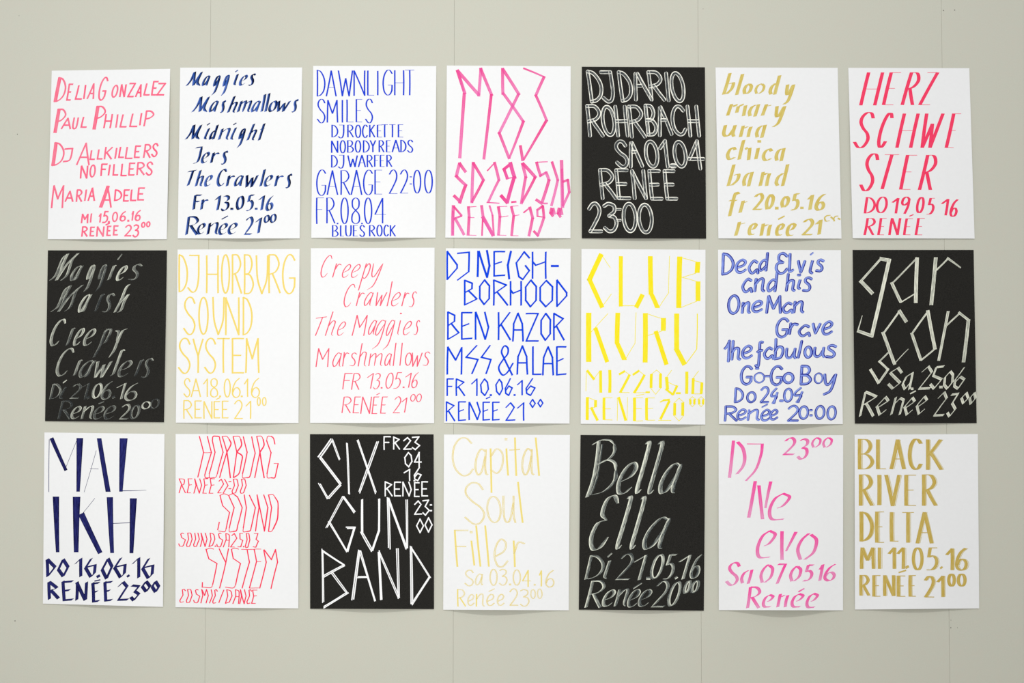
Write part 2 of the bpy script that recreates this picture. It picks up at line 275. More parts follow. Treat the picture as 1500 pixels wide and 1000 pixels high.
def ribbon(P, W, th, t, opt, w_end=1.0):
    """P: sampled path; returns left and right edge points"""
    n = len(P); Ls, Rs = [], []
    a = (W / 2 * math.cos(math.radians(th)), -W / 2 * math.sin(math.radians(th)))
    D = [0.0]
    for i in range(1, n): D.append(D[-1] + math.dist(P[i - 1], P[i]))
    tot = D[-1] + 1e-6
    # extend ends by half the thickness
    def dirv(i):
        p, q = P[max(0, i - 1)], P[min(n - 1, i + 1)]
        l = math.dist(p, q) + 1e-9
        return ((q[0] - p[0]) / l, (q[1] - p[1]) / l)
    P = list(P)
    closed = math.dist(P[0], P[-1]) < 1e-3
    L0 = math.dist(P[0], P[-1]) + 1e-6
    curved = max(abs((P[0][0] - q[0]) * (P[-1][1] - P[0][1]) - (P[0][1] - q[1]) * (P[-1][0] - P[0][0])) / L0 for q in P) > .06 * L0
    d0, d1 = dirv(0), dirv(n - 1)
    if closed:
        p, q = P[-2], P[1]; l = math.dist(p, q) + 1e-9; d0 = d1 = ((q[0] - p[0]) / l, (q[1] - p[1]) / l)
    ds = [d0] + [dirv(i) for i in range(1, n - 1)] + [d1]
    if not closed:
        if 'r' in opt:
            r = t / 2
            pre = [(P[0][0] - d0[0] * r * k, P[0][1] - d0[1] * r * k) for k in (.95, .7, .35)]
            post = [(P[-1][0] + d1[0] * r * k, P[-1][1] + d1[1] * r * k) for k in (.35, .7, .95)]
            sc = [.32, .72, .94] + [1] * n + [.94, .72, .32]
            P = pre + P + post; ds = [d0] * 3 + ds + [d1] * 3
        else:
            e = t * .42
            P[0] = (P[0][0] - d0[0] * e, P[0][1] - d0[1] * e); P[-1] = (P[-1][0] + d1[0] * e, P[-1][1] + d1[1] * e)
            sc = [1] * n
    else: sc = [1] * n
    n = len(P); D = [0.0]
    for i in range(1, n): D.append(D[-1] + math.dist(P[i - 1], P[i]))
    tot = D[-1] + 1e-6
    for i in range(n):
        d = ds[i]; nx, ny = -d[1], d[0]
        g = D[i] / tot
        k = sc[i] * (1 + (w_end - 1) * g)
        if 't' in opt and not closed:
            k *= min(1, .55 + 4.2 * g, .35 + 4.0 * (1 - g)) if curved else 1
        pr = a[0] * nx + a[1] * ny
        s = max(-1, min(1, pr / (W * .16 + 1e-6))) if W else 0
        Ls.append((P[i][0] + (a[0] * s + nx * t / 2) * k, P[i][1] + (a[1] * s + ny * t / 2) * k))
        Rs.append((P[i][0] - (a[0] * s + nx * t / 2) * k, P[i][1] - (a[1] * s + ny * t / 2) * k))
    return Ls, Rs, D, tot

def parse_strokes(txt):
    out = []
    for s in txt.split(';'):
        tk = s.split()
        if not tk: continue
        sm = '~' in tk; w = None
        nums = []
        for x in tk:
            if x == '~': continue
            if x[0] in 'wbn': w = x
            elif x == 'o': nums = 'o'
            else: nums.append(float(x))
        if nums == 'o': out.append((True, w, 'o'))
        else: out.append((sm, w, list(zip(nums[::2], nums[1::2]))))
    return out
OVAL = [(50 + 50 * math.sin(k * 2 * PI / 22 + .5), 50 - 50 * math.cos(k * 2 * PI / 22 + .5)) for k in range(22)]
OVAL.append(OVAL[0])
GL = {}
for sk, sv in SETS.items(): GL[sk] = {k: parse_strokes(v) for k, v in sv.items()}

def glyph_paths(gs, ch, box, pen, slant):
    """list of sampled paths in crop units"""
    mat, W, th, t, opt = pen
    x0, x1, y0, y1 = box
    ex = (W * abs(math.cos(math.radians(th))) + t * .8) / 2 * (.35 if 't' in opt else .85); ey = (W * abs(math.sin(math.radians(th))) + t * .8) / 2 * .85
    if x1 - x0 > 2 * ex + 1: x0 += ex; x1 -= ex
    else: x0 = x1 = (x0 + x1) / 2
    if y1 - y0 > 2 * ey + 1: y0 += ey; y1 -= ey
    else: y0 = y1 = (y0 + y1) / 2
    h = y1 - y0; wd = x1 - x0
    raw = []
    for sm, w, P in GL[gs].get(ch) or GL['R'][ch]:
        if P == 'o': P = OVAL
        raw.append((sm, P))
    allp = [p for _, P in raw for p in P]
    gx0, gx1 = min(p[0] for p in allp), max(p[0] for p in allp)
    gw = (gx1 - gx0) or 1
    # natural width before shear so that the sheared shape fits the box
    nat = max(wd - abs(slant) * h, wd * .45) if gx1 > gx0 else 0
    sh = slant * h
    pts = []
    for sm, P in raw:
        pts.append((sm, [((x - gx0) / gw * nat + sh * (1 - y / 100), y0 + y / 100 * h) for x, y in P]))
    ax = [p[0] for _, P in pts for p in P]
    mn, mx = min(ax), max(ax)
    for sm, P in pts:
        if mx - mn > 1e-6 and wd > 0: Q = [(x0 + (x - mn) / (mx - mn) * wd, y) for x, y in P]
        else: Q = [((x0 + x1) / 2 + x - (mn + mx) / 2, y) for x, y in P]
        if sm or len(Q) > 2:
            yield catmull(Q) if len(raw) else Q
        else: yield straight(Q[0], Q[-1])

class Ink:
    """collects ribbons of one line of writing"""
    def __init__(s): s.v = []; s.f = []; s.uv = []; s.col = []; s.mi = []; s.n = 0
    def add(s, Ls, Rs, D, tot, rnd, mi=0, z=0):
        b = len(s.v); n = len(Ls)
        s.n += 1
        for i in range(n):
            h = s.n + z + .8 * i / n; s.v.append((Ls[i], h)); s.v.append((Rs[i], h))
        for i in range(n - 1):
            s.f.append((b + 2 * i, b + 2 * i + 1, b + 2 * i + 3, b + 2 * i + 2)); s.mi.append(mi)
            d0, d1 = D[i] / 60, D[i + 1] / 60
            s.uv += [(0, d0), (1, d0), (1, d1), (0, d1)]
            g0, g1 = D[i] / tot, D[i + 1] / tot
            s.col += [(rnd, g0), (rnd, g0), (rnd, g1), (rnd, g1)]

def write_line(line):
    ink = Ink(); pn = line[0]; pen = PEN[pn]; gs = line[1]; slant = line[2]; g = line[3]; d = line[4] if len(line) > 4 else ''
    mat, W, th, t, opt = pen
    mats = [mat]
    tk = g.split(); i = 0
    while i < len(tk):
        ch = tk[i]; i += 1; nums = []
        while i < len(tk) and (tk[i].isdigit()): nums.append(float(tk[i])); i += 1
        x0, x1, y0, y1 = nums
        lr = random.random()
        pp = pen
        star = ch.startswith('*'); ch = ch.lstrip('*'); first = True
        if ch in ('.', '-', ':', '´'):
            r = max(0, min(1, lr)); yc = (y0 + y1) / 2; o2 = opt.replace('t', '').replace('d', '')
            if ch in '.-': dabs = [((x0, yc), (x1, yc), min((y1 - y0) * .85, t * 1.3 + W * .6 + 1))]
            elif ch == ':': dabs = [((x0, y), (x1, y), min(12, t * 1.2 + W * .4)) for y in (y0 + 4, y1 - 4)]
            else: dabs = [((x0, y1 - 2), (x1, y0 + 2), min(8, max(4, t + W * .25)))]
            if ch == '.' and x1 - x0 > dabs[0][2] * 1.6: c_ = (x0 + x1) / 2; dabs = [((c_ - dabs[0][2] * .7, yc + 2), (c_ + dabs[0][2] * .7, yc - 2), dabs[0][2])]
            for A_, B_, tt in dabs:
                if 'r' in opt or ch == '´': A_ = (A_[0] + tt * .3, A_[1]); B_ = (B_[0] - tt * .3, B_[1])
                else: A_ = (A_[0] + tt * .42, A_[1]); B_ = (B_[0] - tt * .42, B_[1])
                if B_[0] <= A_[0]: m_ = (A_[0] + B_[0]) / 2; A_ = (m_ - 1, A_[1]); B_ = (m_ + 1, B_[1])
                ink.add(*ribbon([A_, ((A_[0] + B_[0]) / 2, (A_[1] + B_[1]) / 2), B_], 0, 0, tt, o2), r)
            continue
        if ch in ('o', '_0', 'ob', '_0b') and (y1 - y0) < 60: pp = (mat, W * .7, th, max(2.5, min(t, 8)), opt)
        for P in glyph_paths(gs, ch, (x0, x1, y0, y1), pp, slant):
            if star and first:
                first = False
                Ls, Rs, D, tot = ribbon([(x + 3, y) for x, y in P], 12, 0, 6, opt); ink.add(Ls, Rs, D, tot, lr * .5); continue
            r = max(0, min(1, lr * .7 + random.random() * .3))
            Ls, Rs, D, tot = ribbon(P, pp[1], pp[2], pp[3], pp[4])
            fl_ = 0
            if mat == 'straw' and len(P) > 2 and max(abs((P[0][0] - q[0]) * (P[-1][1] - P[0][1]) - (P[0][1] - q[1]) * (P[-1][0] - P[0][0])) for q in P) / (math.dist(P[0], P[-1]) + 1) < 3 and abs(P[0][1] - P[-1][1]) > 20:
                fl_ = 1
                if len(mats) < 2: mats.append('strawf')
            ink.add(Ls, Rs, D, tot, r, fl_)
            if 'g' in opt and len(P) and abs(P[0][1] - P[-1][1]) > 60:
                off = W / 2 + random.uniform(2, 7)
                Q = [(x + off, y) for x, y in P]
                Ls, Rs, D, tot = ribbon(Q, 2.5, 0, 1.5, '')
                ink.add(Ls, Rs, D, tot, r, 1, -.5)
                if 'brassg' not in mats: mats.append('brassg')
    cur = None
    for sm, w_, P in parse_strokes(d):
        if w_: cur = w_
        WW, TT, TH, we = W, t, th, 1.0
        if cur:
            k, v = cur[0], cur[1:]
            a, b = (v.split('>') + [v])[:2] if '>' in v else (v, v)
            a, b = float(a), float(b); we = b / a
            if k == 'w': WW, TT = 0, a
            elif k == 'b': WW, TT, TH = a - 1.5, 1.5, 0
            else: WW, TT = a * .85, 3
        if len(P) > 2 and not sm: segs = [straight(P[j], P[j + 1]) for j in range(len(P) - 1)]
        elif sm: segs = [catmull(P)]
        else: segs = [straight(P[0], P[1])]
        for Q in segs:
            r = random.random()
            if 'd' in opt and TT > 6:
                L = math.dist(Q[0], Q[-1]); nx, ny = -(Q[-1][1] - Q[0][1]) / L, (Q[-1][0] - Q[0][0]) / L
                ux, uy = ny, -nx
                for sgn in (-1, 1):
                    TT_ = TT; o0 = sgn * TT * random.uniform(.18, .42); o1 = sgn * TT * random.uniform(.18, .42)
                    e0, e1 = random.uniform(-5, 5), random.uniform(-5, 5)
                    A = (Q[0][0] + nx * o0 + ux * e0, Q[0][1] + ny * o0 + uy * e0); B = (Q[-1][0] + nx * o1 + ux * e1, Q[-1][1] + ny * o1 + uy * e1)
                    ink.add(*ribbon(straight(A, B), 0, 0, TT * .50, ''), r)
            else:
                Ls, Rs, D, tot = ribbon(Q, WW, TH, TT, opt if TT > 4 else opt.replace('r', ''), we)
                ink.add(Ls, Rs, D, tot, r)
    return ink, mats

# ------------------------------------------------------------------ mesh helpers
def obj(name, verts, faces, mats, parent=None, smooth=False):
    me = bpy.data.meshes.new(name); me.from_pydata(verts, [], faces)
    for m in mats: me.materials.append(m)
    if smooth:
        for p in me.polygons: p.use_smooth = True
    o = bpy.data.objects.new(name, me); COL.objects.link(o)
    if parent: o.parent = parent
    return o
def box(name, x0, x1, y0, y1, z0, z1, m, parent=None, bev=0.0):
    v = [(x, y, z) for z in (z0, z1) for y in (y0, y1) for x in (x0, x1)]
    f = [(0, 2, 3, 1), (4, 5, 7, 6), (0, 1, 5, 4), (2, 6, 7, 3), (0, 4, 6, 2), (1, 3, 7, 5)]
    o = obj(name, v, f, [m], parent)
    if bev:
        md = o.modifiers.new('bevel', 'BEVEL'); md.width = bev; md.segments = 2
    return o

# ------------------------------------------------------------------ the setting
wall = bpy.data.objects.new('wall_back', None); COL.objects.link(wall); wall['kind'] = 'structure'
PITCHX = 0.6012; X0 = wall_pt(664.7, 500).x
panels = []
for k in range(-5, 6):
    xa = X0 + k * PITCHX; xb = xa + PITCHX
    g = 0.00035
    panels.append((xa, xb, box('wall_panel', xa + g, xb - g, 0.0, 0.018, 0.0, 3.0, M_WALL, wall, 0.0002)))
for xa, xb, _ in panels[1:]:
    box('joint_strip', xa - 0.0002, xa + 0.0002, 0.0007, 0.017, 0.0, 3.0, M_WALL, wall)
box('wall_backing', X0 - 5 * PITCHX, X0 + 6 * PITCHX, 0.0181, 0.06, 0.0, 3.0, M_WALL, wall)
M_FLOOR = plain_mat('grey_linoleum', (0.60, 0.59, 0.55, 1), .5)
fl = box('floor', X0 - 5 * PITCHX, X0 + 6 * PITCHX, -4.2, 0.06, -0.05, -0.0005, M_FLOOR); fl['kind'] = 'structure'
M_HOLE = plain_mat('dark_nail_heads', (0.16, 0.15, 0.13, 1))
for px, py, r in ((1382, 15.3, .8), (1398.4, 14.8, .8), (1392.8, 919, .8), (1393, 908, .5), (1030, 13, .45), (28, 23, .5), (25.5, 196.5, .7), (22, 909, .8), (1402.5, 919, .5)):
    p = wall_pt(px, py); r *= .00167
    par = [o for a, b, o in panels if a <= p.x < b][0]
    vs = [(p.x + r * math.cos(k * PI / 4), -.0001, p.z + r * math.sin(k * PI / 4)) for k in range(8)] + [(p.x, -.0004, p.z)]
    o = obj('nail_head', vs, [(k, (k + 1) % 8, 8) for k in range(8)] , [M_HOLE], par)

# ------------------------------------------------------------------ posters
GROUP = 'hand lettered posters hung in three rows on the wall'
def make_poster(label, card, origin, corners, bow, lines):
    """corners TL TR BR BL in crop units of a 210 x 280 px crop drawn at 750 x 1000; bow: (depth mm, centre, left lift mm, right lift mm, power)"""
    ox, oy = origin; K = 3.5714286
    def px(p): return (ox + p[0] / K, oy + p[1] / K)
    TL, TR, BR, BL = [px(c) for c in corners]
    B, cc, LL, RR = bow; B *= 1.5; LL = LL * 1.7 + 1; RR = RR * 1.7 + 1
    e = math.log(.5) / math.log(cc)
    ph = random.uniform(0, 6)
    def uv_of(p):
        u = v = .5
        for _ in range(4):
            ax = TL[0] + (BL[0] - TL[0]) * v; bx = TR[0] + (BR[0] - TR[0]) * v
            u = (p[0] - ax) / (bx - ax)
            ay = TL[1] + (TR[1] - TL[1]) * u; by = BL[1] + (BR[1] - BL[1]) * u
            v = (p[1] - ay) / (by - ay)
        return min(1, max(0, u)), min(1, max(0, v))
    def depth(u, v):
        s = max(0, (v - .35) / .65) ** 2
        d = 0.7 + 1.5 * v + B * s * math.sin(PI * u ** e) ** 1.9
        d += LL * (1 - u) ** 3 * math.sin(PI * min(1, v * 1.02)) ** 1.2 if v < .98 else 0
        d += RR * u ** 3 * math.sin(PI * min(1, v * 1.02)) ** 1.2 if v < .98 else 0
        d += .35 * math.sin(4 * u + ph) * math.sin(5 * v + ph * 2) * math.sin(PI * v) * math.sin(PI * u)
        return d / 1000
    base = wall_pt((BL[0] + BR[0]) / 2, (BL[1] + BR[1]) / 2)
    root = bpy.data.objects.new('poster', None); COL.objects.link(root); root.location = base
    root['label'] = label; root['category'] = 'poster'; root['group'] = GROUP
    NU, NV = 24, 32; TH = .00028
    v, f = [], []
    for back in (0, 1):
        for j in range(NV + 1):
            for i in range(NU + 1):
                a, b = i / NU, j / NV
                x = TL[0] * (1 - a) * (1 - b) + TR[0] * a * (1 - b) + BL[0] * (1 - a) * b + BR[0] * a * b
                y = TL[1] * (1 - a) * (1 - b) + TR[1] * a * (1 - b) + BL[1] * (1 - a) * b + BR[1] * a * b
                p = lifted(wall_pt(x, y), depth(a, b))
                if back: p.y += TH
                v.append(p - base)
    N = (NU + 1) * (NV + 1)
    id_ = lambda i, j, k=0: j * (NU + 1) + i + k * N
    for j in range(NV):
        for i in range(NU):
            f.append((id_(i, j), id_(i, j + 1), id_(i + 1, j + 1), id_(i + 1, j)))
            f.append((id_(i, j, 1), id_(i + 1, j, 1), id_(i + 1, j + 1, 1), id_(i, j + 1, 1)))
    for i in range(NU):
        f.append((id_(i, 0), id_(i + 1, 0), id_(i + 1, 0, 1), id_(i, 0, 1))); f.append((id_(i, NV), id_(i, NV, 1), id_(i + 1, NV, 1), id_(i + 1, NV)))
    for j in range(NV):
        f.append((id_(0, j), id_(0, j, 1), id_(0, j + 1, 1), id_(0, j + 1))); f.append((id_(NU, j), id_(NU, j + 1), id_(NU, j + 1, 1), id_(NU, j, 1)))
    sheet = obj('paper_sheet', v, f, [M_BLACK if card else M_WHITE], root, smooth=False)
    for k, line in enumerate(lines):
        ink, mats = write_line(line)
        vs = []
        for (p, n) in ink.v:
            q = px(p); a, b = uv_of(q)
            vs.append(lifted(wall_pt(*q), depth(a, b) + .00012 + .000004 * n) - base)
        o = obj('lettering', vs, ink.f, [INK[m] for m in mats], root)
        me = o.data
        for p_, mi in zip(me.polygons, ink.mi): p_.material_index = mi
        ul = me.uv_layers.new(name='UVMap')
        ul.data.foreach_set('uv', [c for t in ink.uv for c in t])
        ca = me.color_attributes.new('tone', 'FLOAT_COLOR', 'CORNER')
        ca.data.foreach_set('color', [c for t in ink.col for c in (t[0], t[1], 0, 1)])
    return root

# DATA
make_poster('white poster with seven lines of coral pink capitals, start of the top row', 0, (50, 80), ((92,84),(712,74),(694,965),(71,965)), (3,.5,1,4), [
 ('p1','R',.16,"*D 104 166 118 248 E 168 205 152 240 L 213 250 160 235 I 257 272 158 232 A 275 315 150 232 G 336 388 117 240 O 405 440 158 225 N 445 484 155 222 Z 487 532 148 222 A 528 562 155 222 L 572 605 150 213 E 612 652 138 213 Z 640 690 148 213"),
 ('p1','R',.16,"*P 103 168 283 410 A 140 192 330 390 U 200 234 328 390 L 243 275 325 382 *P 307 375 268 392 H 362 412 310 385 I 425 440 312 382 L 447 484 312 380 L 498 540 308 378 I 550 565 305 370 P 572 628 292 375"),
 ('p1','R',.12,"*D 92 158 458 582 Ji 150 204 488 562 A 220 290 460 578 L 290 318 500 550 L 328 358 495 548 K 365 412 482 548 I 420 435 487 545 L 440 470 482 540 L 475 515 482 545 E 522 560 475 540 R 570 612 468 540 S 612 650 463 535"),
 ('p1','R',.08,"N 240 283 580 648 O 290 322 575 642 F 347 385 570 635 I 386 400 575 632 L 410 440 572 632 L 452 485 570 635 E 492 530 565 632 R 535 578 562 630 S 583 622 560 632"),
 ('p1','R',.08,"M 88 157 683 803 A 160 205 712 770 R 218 252 705 770 I 262 276 705 765 A 280 318 695 765 *A 342 405 685 800 D 418 460 705 765 E 465 500 705 768 L 502 535 705 765 E 540 580 695 762"),
 ('p1s','R',.08,"M 245 284 832 882 I 292 303 830 878 _1 338 352 830 878 _5 355 390 818 880 . 385 397 868 882 _0 408 438 822 875 _6 448 480 818 872 . 487 498 862 875 _1 510 522 818 868 _6 527 558 812 870"),
 ('p1s','R',.08,"R 247 280 898 952 E 290 318 900 950 N 325 368 898 952 ´ 374 395 880 892 E 378 405 895 948 E 412 442 893 945 _2 472 510 890 950 _3 514 548 888 955 o 560 582 875 905 o 586 608 872 902"),
])
make_poster('white poster in navy blue italic brush script, second in the top row', 0, (250, 80), ((50,68),(688,67),(675,961),(37,961)), (4,.55,1,2), [
 ('p2','R',.25,"Mi 82 165 88 165 a 168 206 108 165 g 212 260 108 215 g 262 308 105 218 i 332 352 102 162 ´ 338 352 80 92 e 362 400 105 162 s 405 445 98 165"),
 ('p2','R',.25,"Mi 112 202 218 302 a 205 250 240 302 s 258 288 238 308 h 298 347 215 305 m 350 422 240 302 a 425 470 240 302 l 474 496 205 300 l 494 518 200 300 o 515 555 240 300 w 560 626 240 300 s 632 668 232 305"),
 ('p2','R',.25,"Mi 78 162 365 445 i 178 202 385 445 ´ 190 206 357 370 d 205 248 365 445 n 250 310 385 447 i 316 342 382 447 ´ 328 344 356 368 g 345 392 385 490 h 400 448 360 450 t 460 492 358 450"),
 ('p2','R',.2,"Ji 115 165 480 572 e 163 202 508 568 r 210 256 510 568 s 262 300 502 578"),
 ('p2','R',.18,"Ti 88 135 602 687 h 130 170 602 690 e 180 217 628 690 C 245 294 597 690 r 292 337 630 690 a 335 380 630 690 w 395 457 628 695 l 468 494 598 690 e 492 532 628 690 r 545 592 630 690 s 600 635 622 702"),
 ('p2','R',.12,"F 118 162 732 812 r 158 198 755 812 _1 234 260 735 815 _3 262 305 735 818 . 312 328 798 815 _0 345 382 738 812 _5 393 437 732 818 . 440 455 800 812 _1 462 490 735 815 _6 500 538 735 818"),
 ('p2','R',.12,"R 80 144 845 944 e 140 180 880 940 n 192 247 878 942 ´ 267 300 842 862 e 252 296 880 942 e 302 347 878 940 _2 385 430 848 942 _1 445 475 850 935 o 490 516 838 880 o 522 551 832 880"),
])
make_poster('white poster in thin tall royal blue capitals with an indented smaller block of three lines', 0, (445, 80), ((49,59),(693,60),(689,957),(39,958)), (5,.5,3,3), [
 ('p3','R',0,"D 68 113 80 218 A 115 172 83 218 W 178 258 83 218 N 260 322 83 215 L 332 370 83 213 I 382 392 85 212 G 412 465 80 212 H 473 525 82 212 T 528 580 80 212"),
 ('p3','R',0,"S 68 113 233 357 M 120 180 237 355 I 197 207 237 355 L 223 262 235 353 E 272 308 233 353 S 320 362 232 357"),
 ('p3','R',0,"D 145 180 367 432 J 178 212 367 437 R 228 262 367 432 O 268 300 367 435 C 305 335 367 435 K 342 374 367 432 E 383 412 367 432 T 405 442 365 432 T 445 482 365 432 E 492 522 365 432"),
 ('p3','R',0,"N 143 180 450 513 O 188 220 448 515 B 227 262 448 512 O 267 300 448 512 D 310 345 448 512 Y 345 378 448 510 R 392 422 448 510 E 430 456 448 510 A 460 503 446 510 D 505 537 446 510 S 540 572 446 512"),
 ('p3','R',0,"D 143 178 525 590 J 178 212 525 595 W 228 283 527 588 A 283 325 525 588 R 330 362 525 588 F 368 395 525 586 E 398 425 525 586 R 432 463 525 586"),
 ('p3','R',0,"G 65 117 602 737 A 120 180 605 733 R 192 243 605 733 A 245 306 603 733 G 310 362 603 733 E 370 412 603 730 _2 445 492 603 727 _2 503 548 603 725 : 554 566 635 680 _0 572 614 603 725 _0 630 675 603 725"),
 ('p3','R',0,"F 65 108 748 885 R 118 165 748 882 . 172 181 878 888 _0 192 235 748 885 _8 250 293 748 885 . 300 309 878 888 _0 315 358 748 885 _4 370 432 750 882"),
 ('p3','R',0,"B 148 182 892 952 L 190 212 893 950 U 217 250 892 950 E 257 285 892 950 S 290 320 892 952 R 342 375 892 950 O 380 412 890 950 C 417 445 890 950 K 450 482 892 950"),
])
make_poster('white poster with three huge angular bright pink characters above two lines of pink', 0, (640, 80), ((52,57),(700,61),(699,960),(44,957)), (4,.6,3,1), [
 ('p4','A',0,"","w17 108 86 145 200;w8 110 90 140 190;w17 143 206 120 535;w17 110 86 217 208;w16 230 76 219 212;w16 230 76 286 210;w15 284 212 246 542;w16 344 76 345 203;w16 346 78 428 206;w15 347 203 452 350;w15 426 208 326 410;w15 326 410 377 540;w15>11 452 350 380 538;w9 455 72 560 116;w15 560 118 518 212;w14 518 214 574 344;w15>11 572 346 456 545;w15 437 480 448 550"),
 ('p4','A',0,"","w16 120 570 148 610;w17 118 572 102 634;w16 102 636 150 682;w17 150 684 120 772;w16 92 740 120 768;w16 190 567 183 770;w15 192 570 243 655;w14 243 657 184 768;w7 265 606 300 568;w15 302 567 324 654;w13 324 656 270 768;w6 262 773 325 777;w16 350 600 385 572;w16 352 602 368 646;w20 385 570 406 642;w7 362 648 408 640;w19 404 642 368 770;w18 338 740 366 772;w14 350 600 385 572;w14 352 602 368 646;w17 385 570 406 642;w16 404 642 368 770;w15 338 740 366 772;w10 393 771 412 769;w16 448 572 465 640;w15 464 642 442 776;w17 452 572 514 640;w14 513 643 446 770;w5 520 563 578 560;w15 522 566 542 632;w12 540 634 570 616;w16 572 618 586 655;w16 586 658 550 772;w15 522 760 548 778;w9 560 778 577 778;w14 603 564 632 655;w14 632 657 600 786;w18 652 558 657 794;w9 654 600 658 790;w12 662 664 684 655;w14 685 656 692 718;w13 692 720 662 786"),
 ('p4','A',0,"","w17 86 794 82 940;w9 84 820 83 938;w11 90 796 128 840;w10 128 844 88 858;w15 96 858 140 938;w15 165 799 169 848;w15 168 852 163 940;w4 165 797 205 794;w4 172 852 195 852;w4 165 943 205 945;w15 234 793 242 850;w19 242 852 292 942;w14 242 854 292 942;w9 240 856 236 944;w10 276 792 290 838;w10 291 842 298 944;w15 322 799 330 846;w15 329 850 322 940;w4 322 795 367 793;w4 330 850 372 843;w4 320 943 362 945;w14 390 798 402 842;w14 401 846 391 942;w4 390 793 425 790;w4 402 843 430 838;w4 390 947 425 947;w8 455 825 484 802;w15 487 801 501 853;w15 500 858 482 944;w12 553 792 528 810;w11 525 812 526 842;w6 525 845 560 850;w14 554 794 560 850;w14 559 854 528 944;w13 509 925 528 946;w14 599 806 594 826;w14 595 828 605 842;w16 608 808 614 830;w14 638 806 633 828;w14 634 830 645 846;w16 648 808 653 832;w10 604 815 604 830;w10 643 815 644 835"),
])
make_poster('black poster with streaky hollow white capitals leaning back, in five lines to the edges', 1, (840, 80), ((44,63),(688,66),(694,962),(44,960)), (3,.5,2,3), [
 ('p5','R',-.12,"D 68 152 82 252 J 138 212 85 252 D 230 307 85 248 R 385 482 85 242 I 478 505 92 245 O 506 583 90 250","324 100 327 235;334 100 408 232;338 163 352 163"),
 ('p5','R',-.1,"R 65 160 262 430 O 146 221 266 427 H 212 290 266 430 R 284 380 265 435 B 370 440 260 425 C 512 592 265 425 H 590 664 265 430","452 278 452 422;456 275 513 415;462 342 480 342"),
 ('p5','R',-.1,"S 218 288 448 592 _0 372 446 448 592 _1 447 500 445 592 . 508 536 566 597 _0 522 594 450 592 _4 600 686 446 602","301 462 300 585;306 462 360 582;310 508 322 508"),
 ('p5','R',-.1,"R 132 228 597 757 E 217 300 598 757 N 300 386 602 757 E 390 468 602 760 E 470 545 602 760 . 236 258 738 760 . 508 530 568 590"),
 ('p5','R',-.05,"_2 76 152 773 930 _3 155 232 773 930 : 224 250 805 870 _0 256 332 773 930 _0 336 416 778 936"),
])
make_poster('white poster in soft gold broken italic lower case letters, seven short lines', 0, (1035, 80), ((47,67),(686,69),(706,962),(62,961)), (4,.5,1,1), [
 ('p6','R',.18,"bb 82 148 95 210 l 150 196 100 212 ob 190 242 148 208 ob 252 307 148 206 db 325 390 107 210 y 398 463 155 262"),
 ('p6','R',.18,"rb 103 160 257 320 l 150 174 268 305 ´ 140 162 260 272 l 186 212 264 322 ´ 172 194 258 270 ab 217 280 258 325 rb 285 345 258 320 y 342 416 268 380"),
 ('p6','R',.15,"u 82 157 367 430 nb 170 240 370 432 ab 255 314 366 436"),
 ('p6','R',.12,"c 103 157 483 550 l 163 202 445 550 l 212 234 486 552 . 196 222 484 497 l 250 278 487 548 . 266 286 446 461 c 290 347 490 556 ab 357 413 487 558"),
 ('p6','R',.15,"bb 106 176 573 688 ab 188 246 612 690 nb 273 337 612 688 db 357 432 572 688"),
 ('p6','R',.12,"f 113 176 718 846 rb 168 220 762 828 _2 240 300 725 812 _0b 306 357 728 810 . 358 377 794 811 _0b 387 436 738 800 _5 437 492 725 814 . 490 508 794 808 _1 527 562 732 812 _6 566 624 727 816"),
 ('p6','R',.1,"rb 145 208 873 948 eb 216 267 880 945 nb 278 342 882 948 ´ 375 408 843 862 eb 360 410 882 948 eb 415 470 880 950 _2 497 562 858 944 _1 568 606 862 942","w10>4 ~ 622 868 618 854 628 843 645 840;w4 626 872 643 868;w9 652 850 662 859;w9>4 ~ 668 868 666 856 674 846 686 844;w9 690 857 697 860"),
])
make_poster('white poster in slanted red capitals with hairline crossbars, end of the top row', 0, (1230, 80), ((45,69),(678,71),(706,962),(68,960)), (1.5,.2,1,1), [
 ('p7','R',.24,"H 103 232 93 265 E 222 328 93 263 R 320 420 93 263 Z 412 520 93 263"),
 ('p7','R',.22,"S 70 183 302 487 C 197 281 305 487 H 292 418 308 487 W 424 548 308 487 E 550 642 308 487"),
 ('p7','R',.2,"S 103 206 518 712 T 215 318 522 703 E 312 412 525 705 R 410 509 525 707"),
 ('p7s','R',.12,"D 127 188 745 830 O 190 251 743 828 _1 272 312 750 830 _9 322 370 743 832 _0 400 444 745 828 _5 450 502 750 835 _1 530 573 755 840 _6 575 622 757 847"),
 ('p7s','R',.16,"R 125 188 855 943 E 197 250 855 943 N 255 322 855 943 ´ 365 386 835 846 E 332 388 857 943 E 393 450 855 943"),
])
